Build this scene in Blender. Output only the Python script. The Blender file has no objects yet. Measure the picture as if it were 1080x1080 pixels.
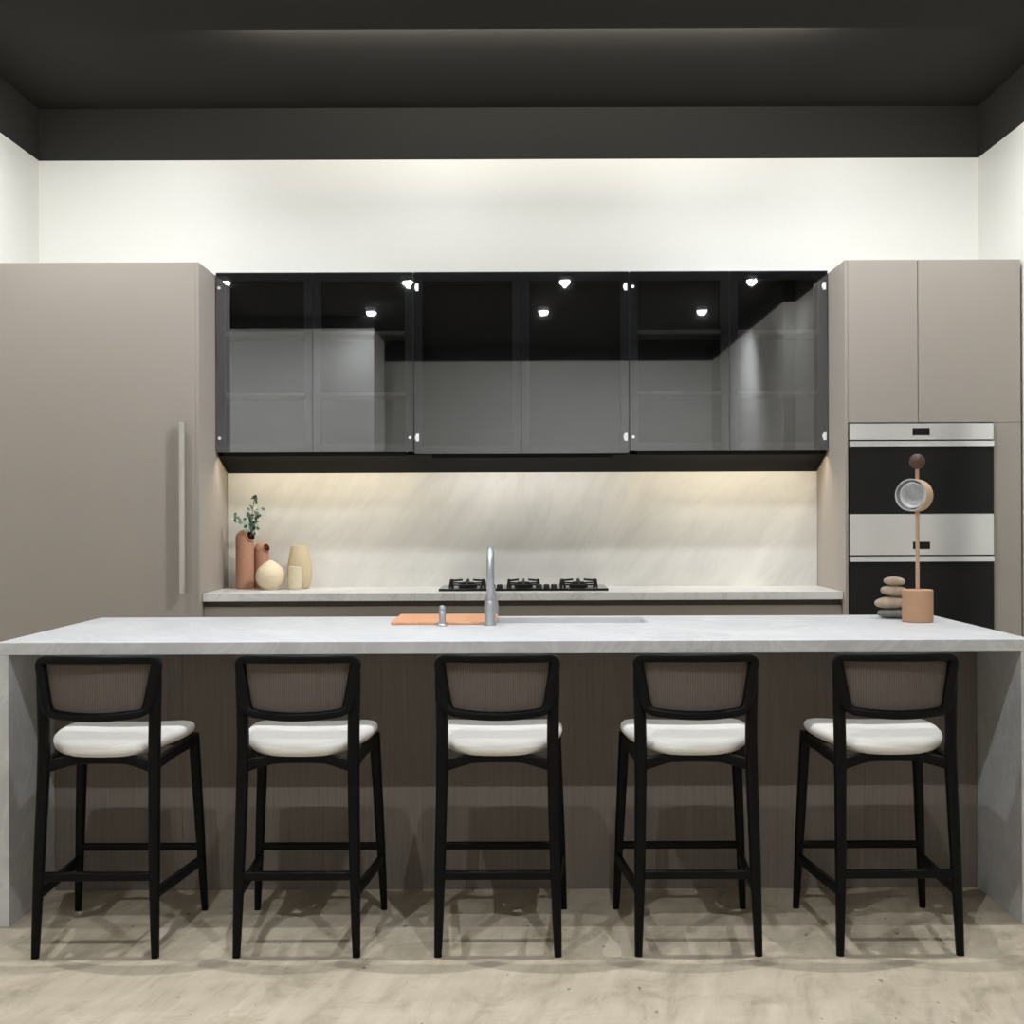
import bpy, bmesh, math, random
from mathutils import Vector, Matrix
R = math.radians
SC = bpy.context.scene
COL = SC.collection

# ------------------------------------------------------------------ camera, world, exposure, large lights
cam_data = bpy.data.cameras.new('camera')
cam = bpy.data.objects.new('camera', cam_data); COL.objects.link(cam)
cam_data.sensor_width = 36.0
cam_data.lens = 1340.0/1080.0*36.0
cam_data.shift_x = -11.0/1080.0
cam_data.shift_y = 5.0/1080.0
cam_data.clip_start = 0.05
CAM_H = 1.322
cam.location = (0, 0, CAM_H)
cam.rotation_mode = 'XYZ'
cam.rotation_euler = (Matrix.Rotation(R(90), 3, 'X') @ Matrix.Rotation(R(-0.2), 3, 'Z')).to_euler()
SC.camera = cam

world = bpy.data.worlds.new('world'); SC.world = world
world.use_nodes = True
world.node_tree.nodes['Background'].inputs[0].default_value = (0.9, 0.95, 1.0, 1)
world.node_tree.nodes['Background'].inputs[1].default_value = 0.05

vs = SC.view_settings
vs.view_transform = 'Standard'; vs.look = 'None'; vs.gamma = 1.0
vs.use_curve_mapping = False
vs.exposure = 0.35
SC.cycles.max_bounces = 8
SC.cycles.diffuse_bounces = 5
SC.cycles.sample_clamp_indirect = 6.0
SC.cycles.caustics_reflective = False
SC.cycles.caustics_refractive = False

SPOT_W = 100.0      # each ceiling spotlight over the room
SPOT_OVER_W = 100.0  # the row straight over the stools and island
SPOT_WALL_W = 56.0  # the row of spotlights washing the kitchen wall
ADDED_CROSS_W = 230.0 # two added spotlights that brighten the inner sides of the tall cabinets
LED_W = 1.95         # each warm strip under the wall cabinets, plus the added middle one
CEILING_GLOW_W = 62.0        # added strip imitating a glossy reflection on the ceiling

# ------------------------------------------------------------------ helpers
def srgb(r, g, b):
    f = lambda c: (c/255/12.92) if c/255 <= 0.04045 else ((c/255+0.055)/1.055)**2.4
    return (f(r), f(g), f(b), 1.0)

class NT:
    def __init__(self, name):
        self.m = bpy.data.materials.new(name); self.m.use_nodes = True
        self.t = self.m.node_tree; self.t.nodes.clear()
        self.out = self.n('ShaderNodeOutputMaterial')
    def n(self, kind, **kw):
        nd = self.t.nodes.new(kind)
        for k, v in kw.items():
            if k.startswith('i_'):
                nd.inputs[k[2:].replace('_', ' ')].default_value = v
            else:
                setattr(nd, k, v)
        return nd
    def l(self, a, b): self.t.links.new(a, b)
    def principled(self, col=None, rough=0.5, metal=0.0, spec=0.5, **kw):
        p = self.n('ShaderNodeBsdfPrincipled')
        if col is not None: p.inputs['Base Color'].default_value = col
        p.inputs['Roughness'].default_value = rough
        p.inputs['Metallic'].default_value = metal
        p.inputs['Specular IOR Level'].default_value = spec
        for k, v in kw.items(): p.inputs[k].default_value = v
        self.l(p.outputs[0], self.out.inputs[0])
        return p
    def coords(self, scale=(1,1,1), rot=(0,0,0), loc=(0,0,0)):
        tc = self.n('ShaderNodeTexCoord'); mp = self.n('ShaderNodeMapping')
        mp.vector_type = 'TEXTURE'; mp.inputs['Scale'].default_value = tuple(1/c for c in scale); mp.inputs['Rotation'].default_value = rot
        mp.inputs['Location'].default_value = loc
        self.l(tc.outputs['Object'], mp.inputs[0]); return mp.outputs[0]
    def noise(self, vec, scale, detail=4, rough=0.55, dist=0.0):
        nd = self.n('ShaderNodeTexNoise')
        nd.inputs['Scale'].default_value = scale; nd.inputs['Detail'].default_value = detail
        nd.inputs['Roughness'].default_value = rough; nd.inputs['Distortion'].default_value = dist
        self.l(vec, nd.inputs['Vector']); return nd.outputs['Fac']
    def ramp(self, fac, stops):
        r = self.n('ShaderNodeValToRGB'); e = r.color_ramp.elements
        while len(e) < len(stops): e.new(0.5)
        for el, (p, c) in zip(e, stops): el.position = p; el.color = c
        self.l(fac, r.inputs[0]); return r.outputs[0]
    def mix(self, fac, a, b, mode='MIX'):
        m = self.n('ShaderNodeMix', data_type='RGBA', blend_type=mode)
        for sock, v in ((m.inputs[0], fac), (m.inputs[6], a), (m.inputs[7], b)):
            if hasattr(v, 'links'): self.l(v, sock)
            else: sock.default_value = v
        return m.outputs[2]
    def bump(self, p, h, strength=0.1, dist=0.01):
        b = self.n('ShaderNodeBump'); b.inputs['Strength'].default_value = strength
        b.inputs['Distance'].default_value = dist
        self.l(h, b.inputs['Height']); self.l(b.outputs[0], p.inputs['Normal'])

G = lambda v: (v, v, v, 1.0)

def paint(name, col, rough=0.5, spec=0.4, grain=0.02, scale=90, metal=0.0):
    t = NT(name); p = t.principled(None, rough, metal, spec)
    f = t.noise(t.coords(), scale, 3)
    c2 = tuple(min(1, c*(1+grain*2)) for c in col[:3]) + (1,)
    c1 = tuple(c*(1-grain*2) for c in col[:3]) + (1,)
    t.l(t.ramp(f, [(0.3, c1), (0.7, c2)]), p.inputs['Base Color'])
    t.bump(p, f, 0.03, 0.002)
    return t.m

def marble(name, base, vein, light, rough, rot, scale=1.0, vein_amt=0.5, stretch=(1, 1, 1), spec=0.5):
    t = NT(name); p = t.principled(None, rough, 0, spec)
    v = t.coords(scale=stretch, rot=rot)
    big = t.noise(v, 1.1*scale, 5, 0.6, 1.2)
    fine = t.noise(v, 9*scale, 6, 0.65, 0.6)
    cloud = t.ramp(big, [(0.3, base), (0.52, tuple((a+b)/2 for a, b in zip(base, light))), (0.72, light)])
    # narrow veins: where a warped noise crosses one half
    vn = t.noise(v, 1.7*scale, 7, 0.6, 1.6)
    lines = t.ramp(vn, [(0.0, G(0)), (0.465, G(0)), (0.497, G(1)), (0.503, G(0.85)), (0.54, G(0)), (1.0, G(0))])
    vn2 = t.noise(v, 3.1*scale, 6, 0.6, 1.0)
    lines2 = t.ramp(vn2, [(0.0, G(0)), (0.48, G(0)), (0.5, G(0.6)), (0.52, G(0)), (1.0, G(0))])
    m1 = t.n('ShaderNodeMath', operation='MAXIMUM'); t.l(lines, m1.inputs[0]); t.l(lines2, m1.inputs[1])
    m2 = t.n('ShaderNodeMath', operation='MULTIPLY'); t.l(m1.outputs[0], m2.inputs[0]); m2.inputs[1].default_value = vein_amt
    c = t.mix(m2.outputs[0], cloud, vein)
    grain = t.ramp(fine, [(0.25, G(0.95)), (0.75, G(1.0))])
    c = t.mix(1.0, c, grain, 'MULTIPLY')
    t.l(c, p.inputs['Base Color'])
    return t.m

def wood(name, dark, light, scale=(1, 1, 1), rough=0.45, amt=1.0, spec=0.3):
    t = NT(name); p = t.principled(None, rough, 0, spec)
    v = t.coords(scale=scale)
    a = t.noise(v, 5, 6, 0.65, 0.4); b = t.noise(v, 26, 3, 0.7)
    m = t.n('ShaderNodeMath', operation='MULTIPLY_ADD'); t.l(b, m.inputs[0]); m.inputs[1].default_value = 0.45; t.l(a, m.inputs[2])
    t.l(t.ramp(m.outputs[0], [(0.45, dark), (0.95, light)]), p.inputs['Base Color'])
    t.bump(p, b, 0.08, 0.002)
    return t.m

def emit(name, col, strength):
    t = NT(name); e = t.n('ShaderNodeEmission'); e.inputs[0].default_value = col; e.inputs[1].default_value = strength
    t.l(e.outputs[0], t.out.inputs[0]); return t.m

M = {}
M['white'] = paint('white_wall_paint', srgb(240, 239, 233), 0.42, 0.35, 0.006)
M['grey_wall'] = paint('grey_wall_paint', srgb(196, 195, 190), 0.6, 0.3, 0.01)
M['added_trim_grey'] = paint('added_trim_paint', srgb(120, 118, 114), 0.5, 0.3, 0.01)  # for the unseen strips added to the right wall
M['charcoal'] = paint('charcoal_ceiling_paint', srgb(53, 52.5, 50.5), 0.85, 0.08, 0.02)
M['taupe'] = paint('taupe_satin_laminate', srgb(158, 150, 142), 0.5, 0.35, 0.008, 140)
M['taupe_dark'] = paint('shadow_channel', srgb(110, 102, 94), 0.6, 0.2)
M['black_frame'] = paint('black_aluminium', srgb(104, 107, 116), 0.42, 0.4)
M['inside'] = paint('dark_cabinet_lining', srgb(42, 42, 45), 0.55, 0.3)
M['shelf'] = paint('grey_shelf', srgb(200, 198, 190), 0.5, 0.4)
M['hood_black'] = paint('black_panel', srgb(11, 11, 11), 0.6, 0.1)
M['steel_white'] = paint('hinge_nickel', srgb(245, 245, 245), 0.35, 0.5)
M['splash'] = marble('pale_marble', srgb(200, 199, 196), srgb(190, 189, 186), srgb(228, 227, 223), 0.32, (0, R(36), 0), 1.25, 0.22, (1.1, 1, 0.45))
M['bench'] = marble('grey_white_stone', srgb(214, 213, 211), srgb(184, 184, 182), srgb(230, 229, 227), 0.35, (0, 0, R(25)), 1.0, 0.5)
M['island'] = marble('light_grey_stone', srgb(184, 184, 186), srgb(216, 216, 217), srgb(202, 202, 204), 0.42, (R(25), R(25), R(35)), 1.2, 0.45, (1.6, 1, 0.7))
M['panel'] = wood('brown_wood_veneer', srgb(106, 98, 92), srgb(126, 117, 110), (22, 22, 0.5), 0.5)
M['black_wood'] = paint('black_stained_timber', srgb(11, 11, 11), 0.42, 0.12, 0.05, 40)
M['matt_black'] = paint('matt_black_iron', srgb(24, 24, 24), 0.5, 0.4)
M['black_gloss'] = paint('black_ceramic_glass', srgb(14, 14, 15), 0.12, 0.45, 0.0)
M['oven_glass'] = paint('black_oven_glass', srgb(24, 24, 24), 0.22, 0.25, 0.0)
M['display'] = paint('display_glass', srgb(18, 18, 19), 0.2, 0.3, 0.0)
M['terracotta'] = paint('terracotta_clay', srgb(176, 133, 110), 0.7, 0.25, 0.03, 60)
M['mouth_shade'] = paint('painted_mouth_shade', srgb(40, 22, 16), 0.8, 0.1)  # shade inside the vase mouth, put into the colour
M['cream'] = paint('cream_ceramic', srgb(214, 199, 172), 0.6, 0.3, 0.02, 60)
M['beige'] = paint('beige_ceramic', srgb(196, 180, 150), 0.6, 0.3, 0.02, 60)
M['sand'] = paint('sand_ceramic', srgb(206, 194, 168), 0.6, 0.3, 0.02, 60)
M['tan'] = paint('tan_clay_block', srgb(176, 139, 110), 0.65, 0.25, 0.02, 80)
M['rod'] = wood('pale_timber_rod', srgb(172, 136, 112), srgb(200, 168, 142), (8, 8, 1), 0.5)
M['dark_ball'] = wood('dark_timber_ball', srgb(60, 44, 36), srgb(92, 70, 58), (3, 3, 9), 0.5)
M['ring_clay'] = paint('light_timber_ring', srgb(198, 166, 134), 0.6, 0.25, 0.02, 60)
M['grey_stone'] = marble('grey_marble_disc', srgb(150, 150, 150), srgb(205, 205, 205), srgb(190, 190, 192), 0.45, (0.3, 0.4, 0.2), 9, 0.5)
M['pebble'] = paint('tan_pebble', srgb(176, 156, 138), 0.75, 0.2, 0.08, 25)
M['pebble_grey'] = paint('grey_pebble', srgb(128, 126, 122), 0.75, 0.2, 0.08, 25)
M['leaf'] = paint('eucalyptus_leaf', srgb(72, 94, 80), 0.6, 0.25, 0.18, 30)
M['leaf_pale'] = paint('pale_eucalyptus_leaf', srgb(158, 182, 162), 0.6, 0.25, 0.1, 30)
M['stem'] = paint('plant_stem', srgb(104, 100, 80), 0.6, 0.25)
M['board'] = wood('orange_board_timber', srgb(190, 126, 86), srgb(226, 172, 134), (2, 18, 3), 0.45)
M['chrome'] = NT('brushed_tap_steel'); M['chrome'].principled(srgb(182, 185, 191), 0.42, 0.9); M['chrome'] = M['chrome'].m
M['sink_steel'] = NT('sink_steel'); M['sink_steel'].principled(srgb(214, 214, 215), 0.4, 0.1); M['sink_steel'] = M['sink_steel'].m
M['handle'] = NT('handle_steel'); M['handle'].principled(srgb(206, 203, 198), 0.32, 0.85); M['handle'] = M['handle'].m
M['lens'] = emit('lamp_lens', (1, 0.97, 0.92, 1), 60.0)
M['led'] = emit('led_diffuser', (1, 0.86, 0.62, 1), 0.4)

def make_stainless():
    t = NT('brushed_stainless'); p = t.principled(srgb(236, 236, 236), 0.3, 0.75)
    p.inputs['Anisotropic'].default_value = 0.9; p.inputs['Anisotropic Rotation'].default_value = 0.25
    tg = t.n('ShaderNodeTangent', direction_type='RADIAL', axis='Z')
    t.l(tg.outputs[0], p.inputs['Tangent'])
    f = t.noise(t.coords(scale=(1.0, 1.0, 220)), 4, 2)
    t.bump(p, f, 0.03, 0.001)
    return t.m
M['stainless'] = make_stainless()

def make_glass():
    t = NT('smoked_glass')
    fr = t.n('ShaderNodeFresnel'); fr.inputs[0].default_value = 2.3
    tr = t.n('ShaderNodeBsdfTransparent'); tr.inputs[0].default_value = (0.86, 0.87, 0.89, 1)
    gl = t.n('ShaderNodeBsdfGlossy'); gl.inputs['Roughness'].default_value = 0.02; gl.inputs[0].default_value = (0.95, 0.96, 1, 1)
    mx = t.n('ShaderNodeMixShader')
    t.l(fr.outputs[0], mx.inputs[0]); t.l(tr.outputs[0], mx.inputs[1]); t.l(gl.outputs[0], mx.inputs[2])
    t.l(mx.outputs[0], t.out.inputs[0]); return t.m
M['glass'] = make_glass()

def make_fabric():
    t = NT('offwhite_fabric'); p = t.principled(None, 0.85, 0, 0.2)
    p.inputs['Sheen Weight'].default_value = 0.15
    v = t.coords(); f = t.noise(v, 420, 2); g = t.noise(v, 14, 3)
    c = t.ramp(f, [(0.3, srgb(204, 201, 195)), (0.7, srgb(222, 219, 213))])
    t.l(c, p.inputs['Base Color'])
    t.bump(p, f, 0.25, 0.002)
    return t.m
M['fabric'] = make_fabric()

def make_weave():
    t = NT('taupe_woven_back'); p = t.principled(None, 0.7, 0, 0.2)
    v = t.coords()
    w = t.n('ShaderNodeTexWave', wave_type='BANDS', bands_direction='X'); w.inputs['Scale'].default_value = 46; w.inputs['Distortion'].default_value = 1.0
    w.inputs['Detail'].default_value = 2
    t.l(v, w.inputs[0])
    w2 = t.n('ShaderNodeTexWave', wave_type='BANDS', bands_direction='Z'); w2.inputs['Scale'].default_value = 60
    t.l(v, w2.inputs[0])
    n = t.noise(t.coords(scale=(1, 1, 0.1)), 110, 3)
    m = t.n('ShaderNodeMath', operation='MULTIPLY_ADD'); t.l(w2.outputs['Fac'], m.inputs[0]); m.inputs[1].default_value = 0.25; t.l(w.outputs['Fac'], m.inputs[2])
    m2 = t.n('ShaderNodeMath', operation='MULTIPLY_ADD'); t.l(n, m2.inputs[0]); m2.inputs[1].default_value = 0.8; t.l(m.outputs[0], m2.inputs[2])
    t.l(t.ramp(m2.outputs[0], [(0.2, srgb(64, 57, 52)), (1.0, srgb(98, 89, 83))]), p.inputs['Base Color'])
    t.bump(p, m.outputs[0], 0.3, 0.002)
    return t.m
M['weave'] = make_weave()

def make_floor():
    t = NT('pale_travertine_floor'); p = t.principled(None, 0.55, 0, 0.3)
    v1 = t.coords(scale=(6.0, 1.0, 1), rot=(0, 0, R(-13)))
    v2 = t.coords(scale=(1.0, 7.0, 1), rot=(0, 0, R(3)))
    a = t.noise(v1, 2.4, 8, 0.68, 0.25); b = t.noise(v2, 2.2, 6, 0.62, 0.4)
    c1 = t.ramp(a, [(0.3, srgb(152, 140, 124)), (0.45, srgb(180, 168, 149)), (0.55, srgb(188, 176, 157)), (0.72, srgb(202, 192, 174))])
    c2 = t.ramp(b, [(0.3, srgb(164, 152, 134)), (0.55, srgb(186, 175, 156)), (0.75, srgb(199, 189, 171))])
    c = t.mix(0.3, c1, c2)
    blotch = t.noise(t.coords(scale=(1.6, 1, 1), rot=(0, 0, R(-13))), 3.6, 8, 0.7, 0.6)
    c = t.mix(1.0, c, t.ramp(blotch, [(0.3, srgb(214, 214, 206)), (0.5, G(1.0))]), 'MULTIPLY')
    pits = t.noise(t.coords(scale=(1.6, 0.8, 1)), 22, 2, 0.4)
    pm = t.ramp(pits, [(0.0, G(0.35)), (0.24, G(0.5)), (0.285, G(1)), (1.0, G(1))])
    c = t.mix(1.0, c, pm, 'MULTIPLY')
    t.l(c, p.inputs['Base Color'])
    t.bump(p, a, 0.05, 0.003)
    return t.m
M['floor'] = make_floor()

# --- mesh helpers: everything is built in world metres, then moved to its root
def box(bm, x0, x1, y0, y1, z0, z1, mi=0):
    vs_ = [bm.verts.new((x, y, z)) for z in (z0, z1) for y in (y0, y1) for x in (x0, x1)]
    fs = [(0, 2, 3, 1), (4, 5, 7, 6), (0, 1, 5, 4), (2, 6, 7, 3), (0, 4, 6, 2), (1, 3, 7, 5)]
    for f in fs:
        fc = bm.faces.new([vs_[i] for i in f]); fc.material_index = mi

def prism(bm, prof, x0, x1):
    """extrude a closed (y,z) profile along x"""
    a = [bm.verts.new((x0, y, z)) for y, z in prof]; b = [bm.verts.new((x1, y, z)) for y, z in prof]
    n = len(prof)
    bm.faces.new(a); bm.faces.new(b[::-1])
    for i in range(n):
        bm.faces.new([a[i], b[i], b[(i+1) % n], a[(i+1) % n]])

def lathe(bm, cx, cy, prof, n=40):
    """prof: list of (r, z); r=0 closes the end"""
    rings = []
    for r, z in prof:
        if r < 1e-6: rings.append([bm.verts.new((cx, cy, z))])
        else: rings.append([bm.verts.new((cx+r*math.cos(2*math.pi*k/n), cy+r*math.sin(2*math.pi*k/n), z)) for k in range(n)])
    for a, b in zip(rings, rings[1:]):
        for k in range(n):
            k2 = (k+1) % n
            if len(a) == 1 and len(b) == 1: continue
            if len(a) == 1: bm.faces.new([a[0], b[k], b[k2]])
            elif len(b) == 1: bm.faces.new([a[k], b[0], a[k2]])
            else: bm.faces.new([a[k], b[k], b[k2], a[k2]])

def spline(pts, per=6, closed=False):
    P = [Vector(p) for p in pts]; out = []; n = len(P)
    segs = n if closed else n-1
    for i in range(segs):
        if closed: a, b, c, d = P[(i-1) % n], P[i], P[(i+1) % n], P[(i+2) % n]
        else: a, b, c, d = P[max(i-1, 0)], P[i], P[i+1], P[min(i+2, n-1)]
        for k in range(per):
            t = k/per
            out.append(0.5*((2*b)+(c-a)*t+(2*a-5*b+4*c-d)*t*t+(3*b-3*c+d-a)*t**3))
    if not closed: out.append(P[-1])
    return out

def sweep(bm, pts, sizes, up=(0, 1, 0), n=14, power=2.6, closed=False):
    """superellipse section swept along pts; sizes = (half width across, half depth along up) per point"""
    pts = [Vector(p) for p in pts]; m = len(pts)
    if not isinstance(sizes, list): sizes = [sizes]*m
    up = Vector(up); rings = []
    for i, p in enumerate(pts):
        if closed: tg = pts[(i+1) % m]-pts[i-1]
        else: tg = pts[min(i+1, m-1)]-pts[max(i-1, 0)]
        tg.normalize()
        side = tg.cross(up)
        if side.length < 1e-5: side = tg.cross(Vector((1, 0, 0)))
        side.normalize(); u = side.cross(tg).normalized()
        a, b = sizes[i]; ring = []
        for k in range(n):
            th = 2*math.pi*(k+0.5)/n; c, s = math.cos(th), math.sin(th)
            x = math.copysign(abs(c)**(2/power), c)*a; y = math.copysign(abs(s)**(2/power), s)*b
            ring.append(bm.verts.new(p+side*x+u*y))
        rings.append(ring)
    pairs = list(zip(rings, rings[1:])) + ([(rings[-1], rings[0])] if closed else [])
    for A, B in pairs:
        for k in range(n):
            bm.faces.new([A[k], A[(k+1) % n], B[(k+1) % n], B[k]])
    if not closed:
        bm.faces.new(rings[0][::-1]); bm.faces.new(rings[-1])

def lerp_sizes(keys, m):
    out = []
    for i in range(m):
        t = i/(m-1)*(len(keys)-1); k = min(int(t), len(keys)-2); f = t-k
        out.append((keys[k][0]*(1-f)+keys[k+1][0]*f, keys[k][1]*(1-f)+keys[k+1][1]*f))
    return out

def new(): return bmesh.new()

def link_mesh(name, bm, mats, smooth=False, bev=0.0, sub=0):
    bmesh.ops.recalc_face_normals(bm, faces=bm.faces)
    me = bpy.data.meshes.new(name); bm.to_mesh(me); bm.free()
    for m in (mats if isinstance(mats, (list, tuple)) else [mats]): me.materials.append(m)
    o = bpy.data.objects.new(name, me); COL.objects.link(o)
    if smooth:
        for p in me.polygons: p.use_smooth = True
        if smooth != 'all':
            me.set_sharp_from_angle(angle=R(smooth if smooth is not True else 40))
    if bev:
        b = o.modifiers.new('bevel', 'BEVEL'); b.width = bev; b.segments = 2; b.limit_method = 'ANGLE'; b.angle_limit = R(40)
    if sub:
        s = o.modifiers.new('sub', 'SUBSURF'); s.levels = sub; s.render_levels = sub
    return o

def world_loc(o):
    v = Vector((0, 0, 0))
    while o: v += o.location; o = o.parent
    return v

def tag(o, label, cat=None, group=None, kind=None):
    if label: o['label'] = label
    if cat: o['category'] = cat
    if group: o['group'] = group
    if kind: o['kind'] = kind
    return o

def thing(name, loc, label, cat, group=None):
    o = bpy.data.objects.new(name, None); COL.objects.link(o); o.location = loc
    o.empty_display_size = 0.1
    return tag(o, label, cat, group)

def part(name, bm, mats, parent, label=None, **kw):
    """bm is in world metres; the part keeps its place under its parent"""
    w = world_loc(parent)
    bmesh.ops.translate(bm, verts=bm.verts, vec=-w)
    o = link_mesh(name, bm, mats, **kw); o.parent = parent
    if label: o['label'] = label
    return o

def single(name, bm, mats, loc, label, cat, group=None, **kw):
    bmesh.ops.translate(bm, verts=bm.verts, vec=-Vector(loc))
    o = link_mesh(name, bm, mats, **kw); o.location = loc
    return tag(o, label, cat, group)

def struct(name, bm, mats, **kw):
    o = link_mesh(name, bm, mats, **kw); o['kind'] = 'structure'; return o

def copy_tree(o, parent=None):
    c = o.copy(); COL.objects.link(c)
    if parent: c.parent = parent
    for ch in [x for x in o.children]: copy_tree(ch, c)
    return c

# ------------------------------------------------------------------ the room
WL, WR, WB, WREAR = -2.79, 2.645, 7.35, -2.8
ZT, ZC, ZF = 3.39, 3.69, 3.60            # paint line, kitchen ceiling, front ceiling
YSTEP = 5.94
bm = new(); box(bm, -4.4, 2.9, WREAR-0.2, WB+0.2, -0.1, 0.0); struct('floor', bm, M['floor'])
bm = new(); box(bm, -4.4, 2.9, WREAR-0.2, YSTEP, ZF, ZF+0.2); box(bm, -4.4, 2.9, YSTEP, WB+0.2, ZC, ZC+0.17)
struct('ceiling', bm, M['charcoal'])

def wall(name, x0, x1, y0, y1, low='white'):
    bm = new(); box(bm, x0, x1, y0, y1, 0, ZT, 0); box(bm, x0, x1, y0, y1, ZT, ZC, 1)
    return struct(name, bm, [M[low], M['charcoal']])
wall('wall_back', WL-0.1, WR+0.1, WB, WB+0.15)
bm = new()
for (z0, z1, mi) in ((0, ZT, 0), (ZT, ZC, 1)):
    box(bm, WL-0.12, WL, 5.4, WB, z0, z1, mi); box(bm, -4.3, WL-0.12, 5.4, 5.55, z0, z1, mi)
    box(bm, -4.35, -4.2, WREAR, 5.4, z0, z1, mi)
struct('wall_left', bm, [M['white'], M['charcoal']])
bm = new()
for (z0, z1, mi) in ((0, ZT, 0), (ZT, ZC, 1)):
    box(bm, WR, WR+0.15, 1.83, WB, z0, z1, mi); box(bm, 2.53, WR+0.15, WREAR, 1.83, z0, z1, mi)
struct('wall_right', bm, [M['white'], M['charcoal']])
wall('wall_rear', -4.35, 2.8, WREAR-0.15, WREAR, 'white')
bm = new(); box(bm, -4.2, -1.68, -1.4, -0.3, 0, 3.46, 0); box(bm, -4.2, -1.68, -1.4, -0.3, 3.46, ZC-0.05, 1)
struct('wall_entry', bm, [M['white'], M['charcoal']])      # broad white block behind the photographer, mirrored in the glass doors

bm = new(); box(bm, WR-0.02, WR, 5.42, 5.86, 0, ZT); struct('added_trim_1', bm, M['added_trim_grey'])  # unseen strip added to give the oven steel a dark reflected band
bm = new(); box(bm, WR-0.02, WR, 3.95, 4.25, 0, ZT); struct('added_trim_2', bm, M['added_trim_grey'])  # second unseen strip, added for another reflected band

# ------------------------------------------------------------------ ceiling spotlights
def spotlight(x, y, z, watts, aim, label, group, cone=150, k=1.0, soft=0.011):
    root = thing('ceiling_spotlight', (x, y, z), label, 'spotlight', group)
    bm = new(); lathe(bm, x, y, [(0.03*k, z-0.05*k), (0.052*k, z-0.055*k), (0.06*k, z-0.05*k), (0.06*k, z), (0, z)], 28)
    part('housing', bm, M['black_frame'], root, smooth=True)
    bm = new(); lathe(bm, x, y, [(0, z-0.085*k), (0.022*k, z-0.081*k), (0.038*k, z-0.070*k), (0.046*k, z-0.052*k), (0.046*k, z-0.047*k), (0, z-0.047*k)], 28)
    part('lens', bm, M['lens'], root, 'lit white lens')
    ld = bpy.data.lights.new('spot_beam', 'SPOT'); ld.energy = watts; ld.color = (0.95, 0.98, 1.0)
    ld.spot_size = R(cone); ld.spot_blend = 1.0; ld.shadow_soft_size = soft
    lo = bpy.data.objects.new('spot_beam', ld); COL.objects.link(lo)
    lo.parent = root; lo.location = (0, 0, -0.085*k-0.012*k)
    lo.rotation_euler = Vector(aim).to_track_quat('-Z', 'Y').to_euler()
    return root
nth = ['first', 'second', 'third', 'fourth']
for i, x in enumerate((-2.81, -1.08, 0.41, 2.18)):
    spotlight(x, 2.08, ZF, SPOT_W*(1.5, 1.05, 1.05, 0.15)[i], (-0.3 if i == 0 else 0, (-0.5, 0.1, 0.1, 0.1)[i], -1), f'round black ceiling spotlight in front of the stools, {nth[i]} from left, mirrored in glass', 'spotlights in front of the stools')
for i, x in enumerate((-1.64, 0.236, 1.96)):
    spotlight(x, 0.30, ZF, SPOT_W*(0.25, 1.2, 1.1)[i], (0, -0.6, -1), f'round black ceiling spotlight behind the photographer, {nth[i]} from left, mirrored in glass', 'spotlights behind the photographer')
for i, x in enumerate((-1.75, -0.6, 0.6, 1.75)):
    spotlight(x, 4.15, ZF, SPOT_OVER_W, (0, 0.0, -1), f'round black ceiling spotlight straight above the stone island, {nth[i]} from the left wall', 'spotlights above the island', 82)
for i, x in enumerate((-2.2, -0.52, 1.05, 2.1)):
    spotlight(x, 6.02, ZC, SPOT_WALL_W*(1.3, 0.92, 0.92, 1.0)[i], (0, 0.3, -1), f'tiny black spotlight hidden behind the ceiling step, {nth[i]} from the left wall', 'spotlights washing the kitchen wall', 175, 0.4, 0.05)
spotlight(0.75, 5.3, ZF, ADDED_CROSS_W, (-2.45, 1.58, -1.6), 'added black ceiling spotlight brightening the inner side of the plain tall cabinet', 'added spotlights aimed across the kitchen', 50, 1.0, 0.14)  # added lamp to lift the inner side of the left tall cabinet
spotlight(-0.75, 5.3, ZF, ADDED_CROSS_W, (2.45, 1.58, -1.6), 'added black ceiling spotlight brightening the inner side of the oven cabinet', 'added spotlights aimed across the kitchen', 50, 1.0, 0.14)  # added lamp to lift the inner side of the oven tower

def strip_light(name, x0, x1, loc_y, loc_z, watts, aim, size_y, label, group=None, col=(1, 0.86, 0.62)):
    root = thing(name, ((x0+x1)/2, loc_y, loc_z), label, 'light strip', group)
    ld = bpy.data.lights.new('strip_glow', 'AREA'); ld.shape = 'RECTANGLE'; ld.size = x1-x0; ld.size_y = size_y
    ld.energy = watts; ld.color = col
    lo = bpy.data.objects.new('strip_glow', ld); COL.objects.link(lo); lo.parent = root
    d = Vector(aim).normalized(); lo.location = d*0.008
    zax = -d; xax = Vector((1, 0, 0)); yax = zax.cross(xax).normalized()
    lo.rotation_euler = Matrix((xax, yax, zax)).transposed().to_euler()
    return root
ceiling_glow = strip_light('added_glow_strip', -1.35, 1.45, YSTEP+0.012, ZF+0.02, CEILING_GLOW_W, (0, 0.35, 1), 0.012,  # added lamp, its glow stands in for a reflection on the ceiling
                   'added light strip behind the ceiling step, imitating a glossy reflection on the ceiling', col=(1, 0.93, 0.82))
bm = new(); box(bm, -1.35, 1.45, YSTEP+0.002, YSTEP+0.012, ZF+0.014, ZF+0.026); part('channel', bm, M['black_frame'], ceiling_glow)

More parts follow.
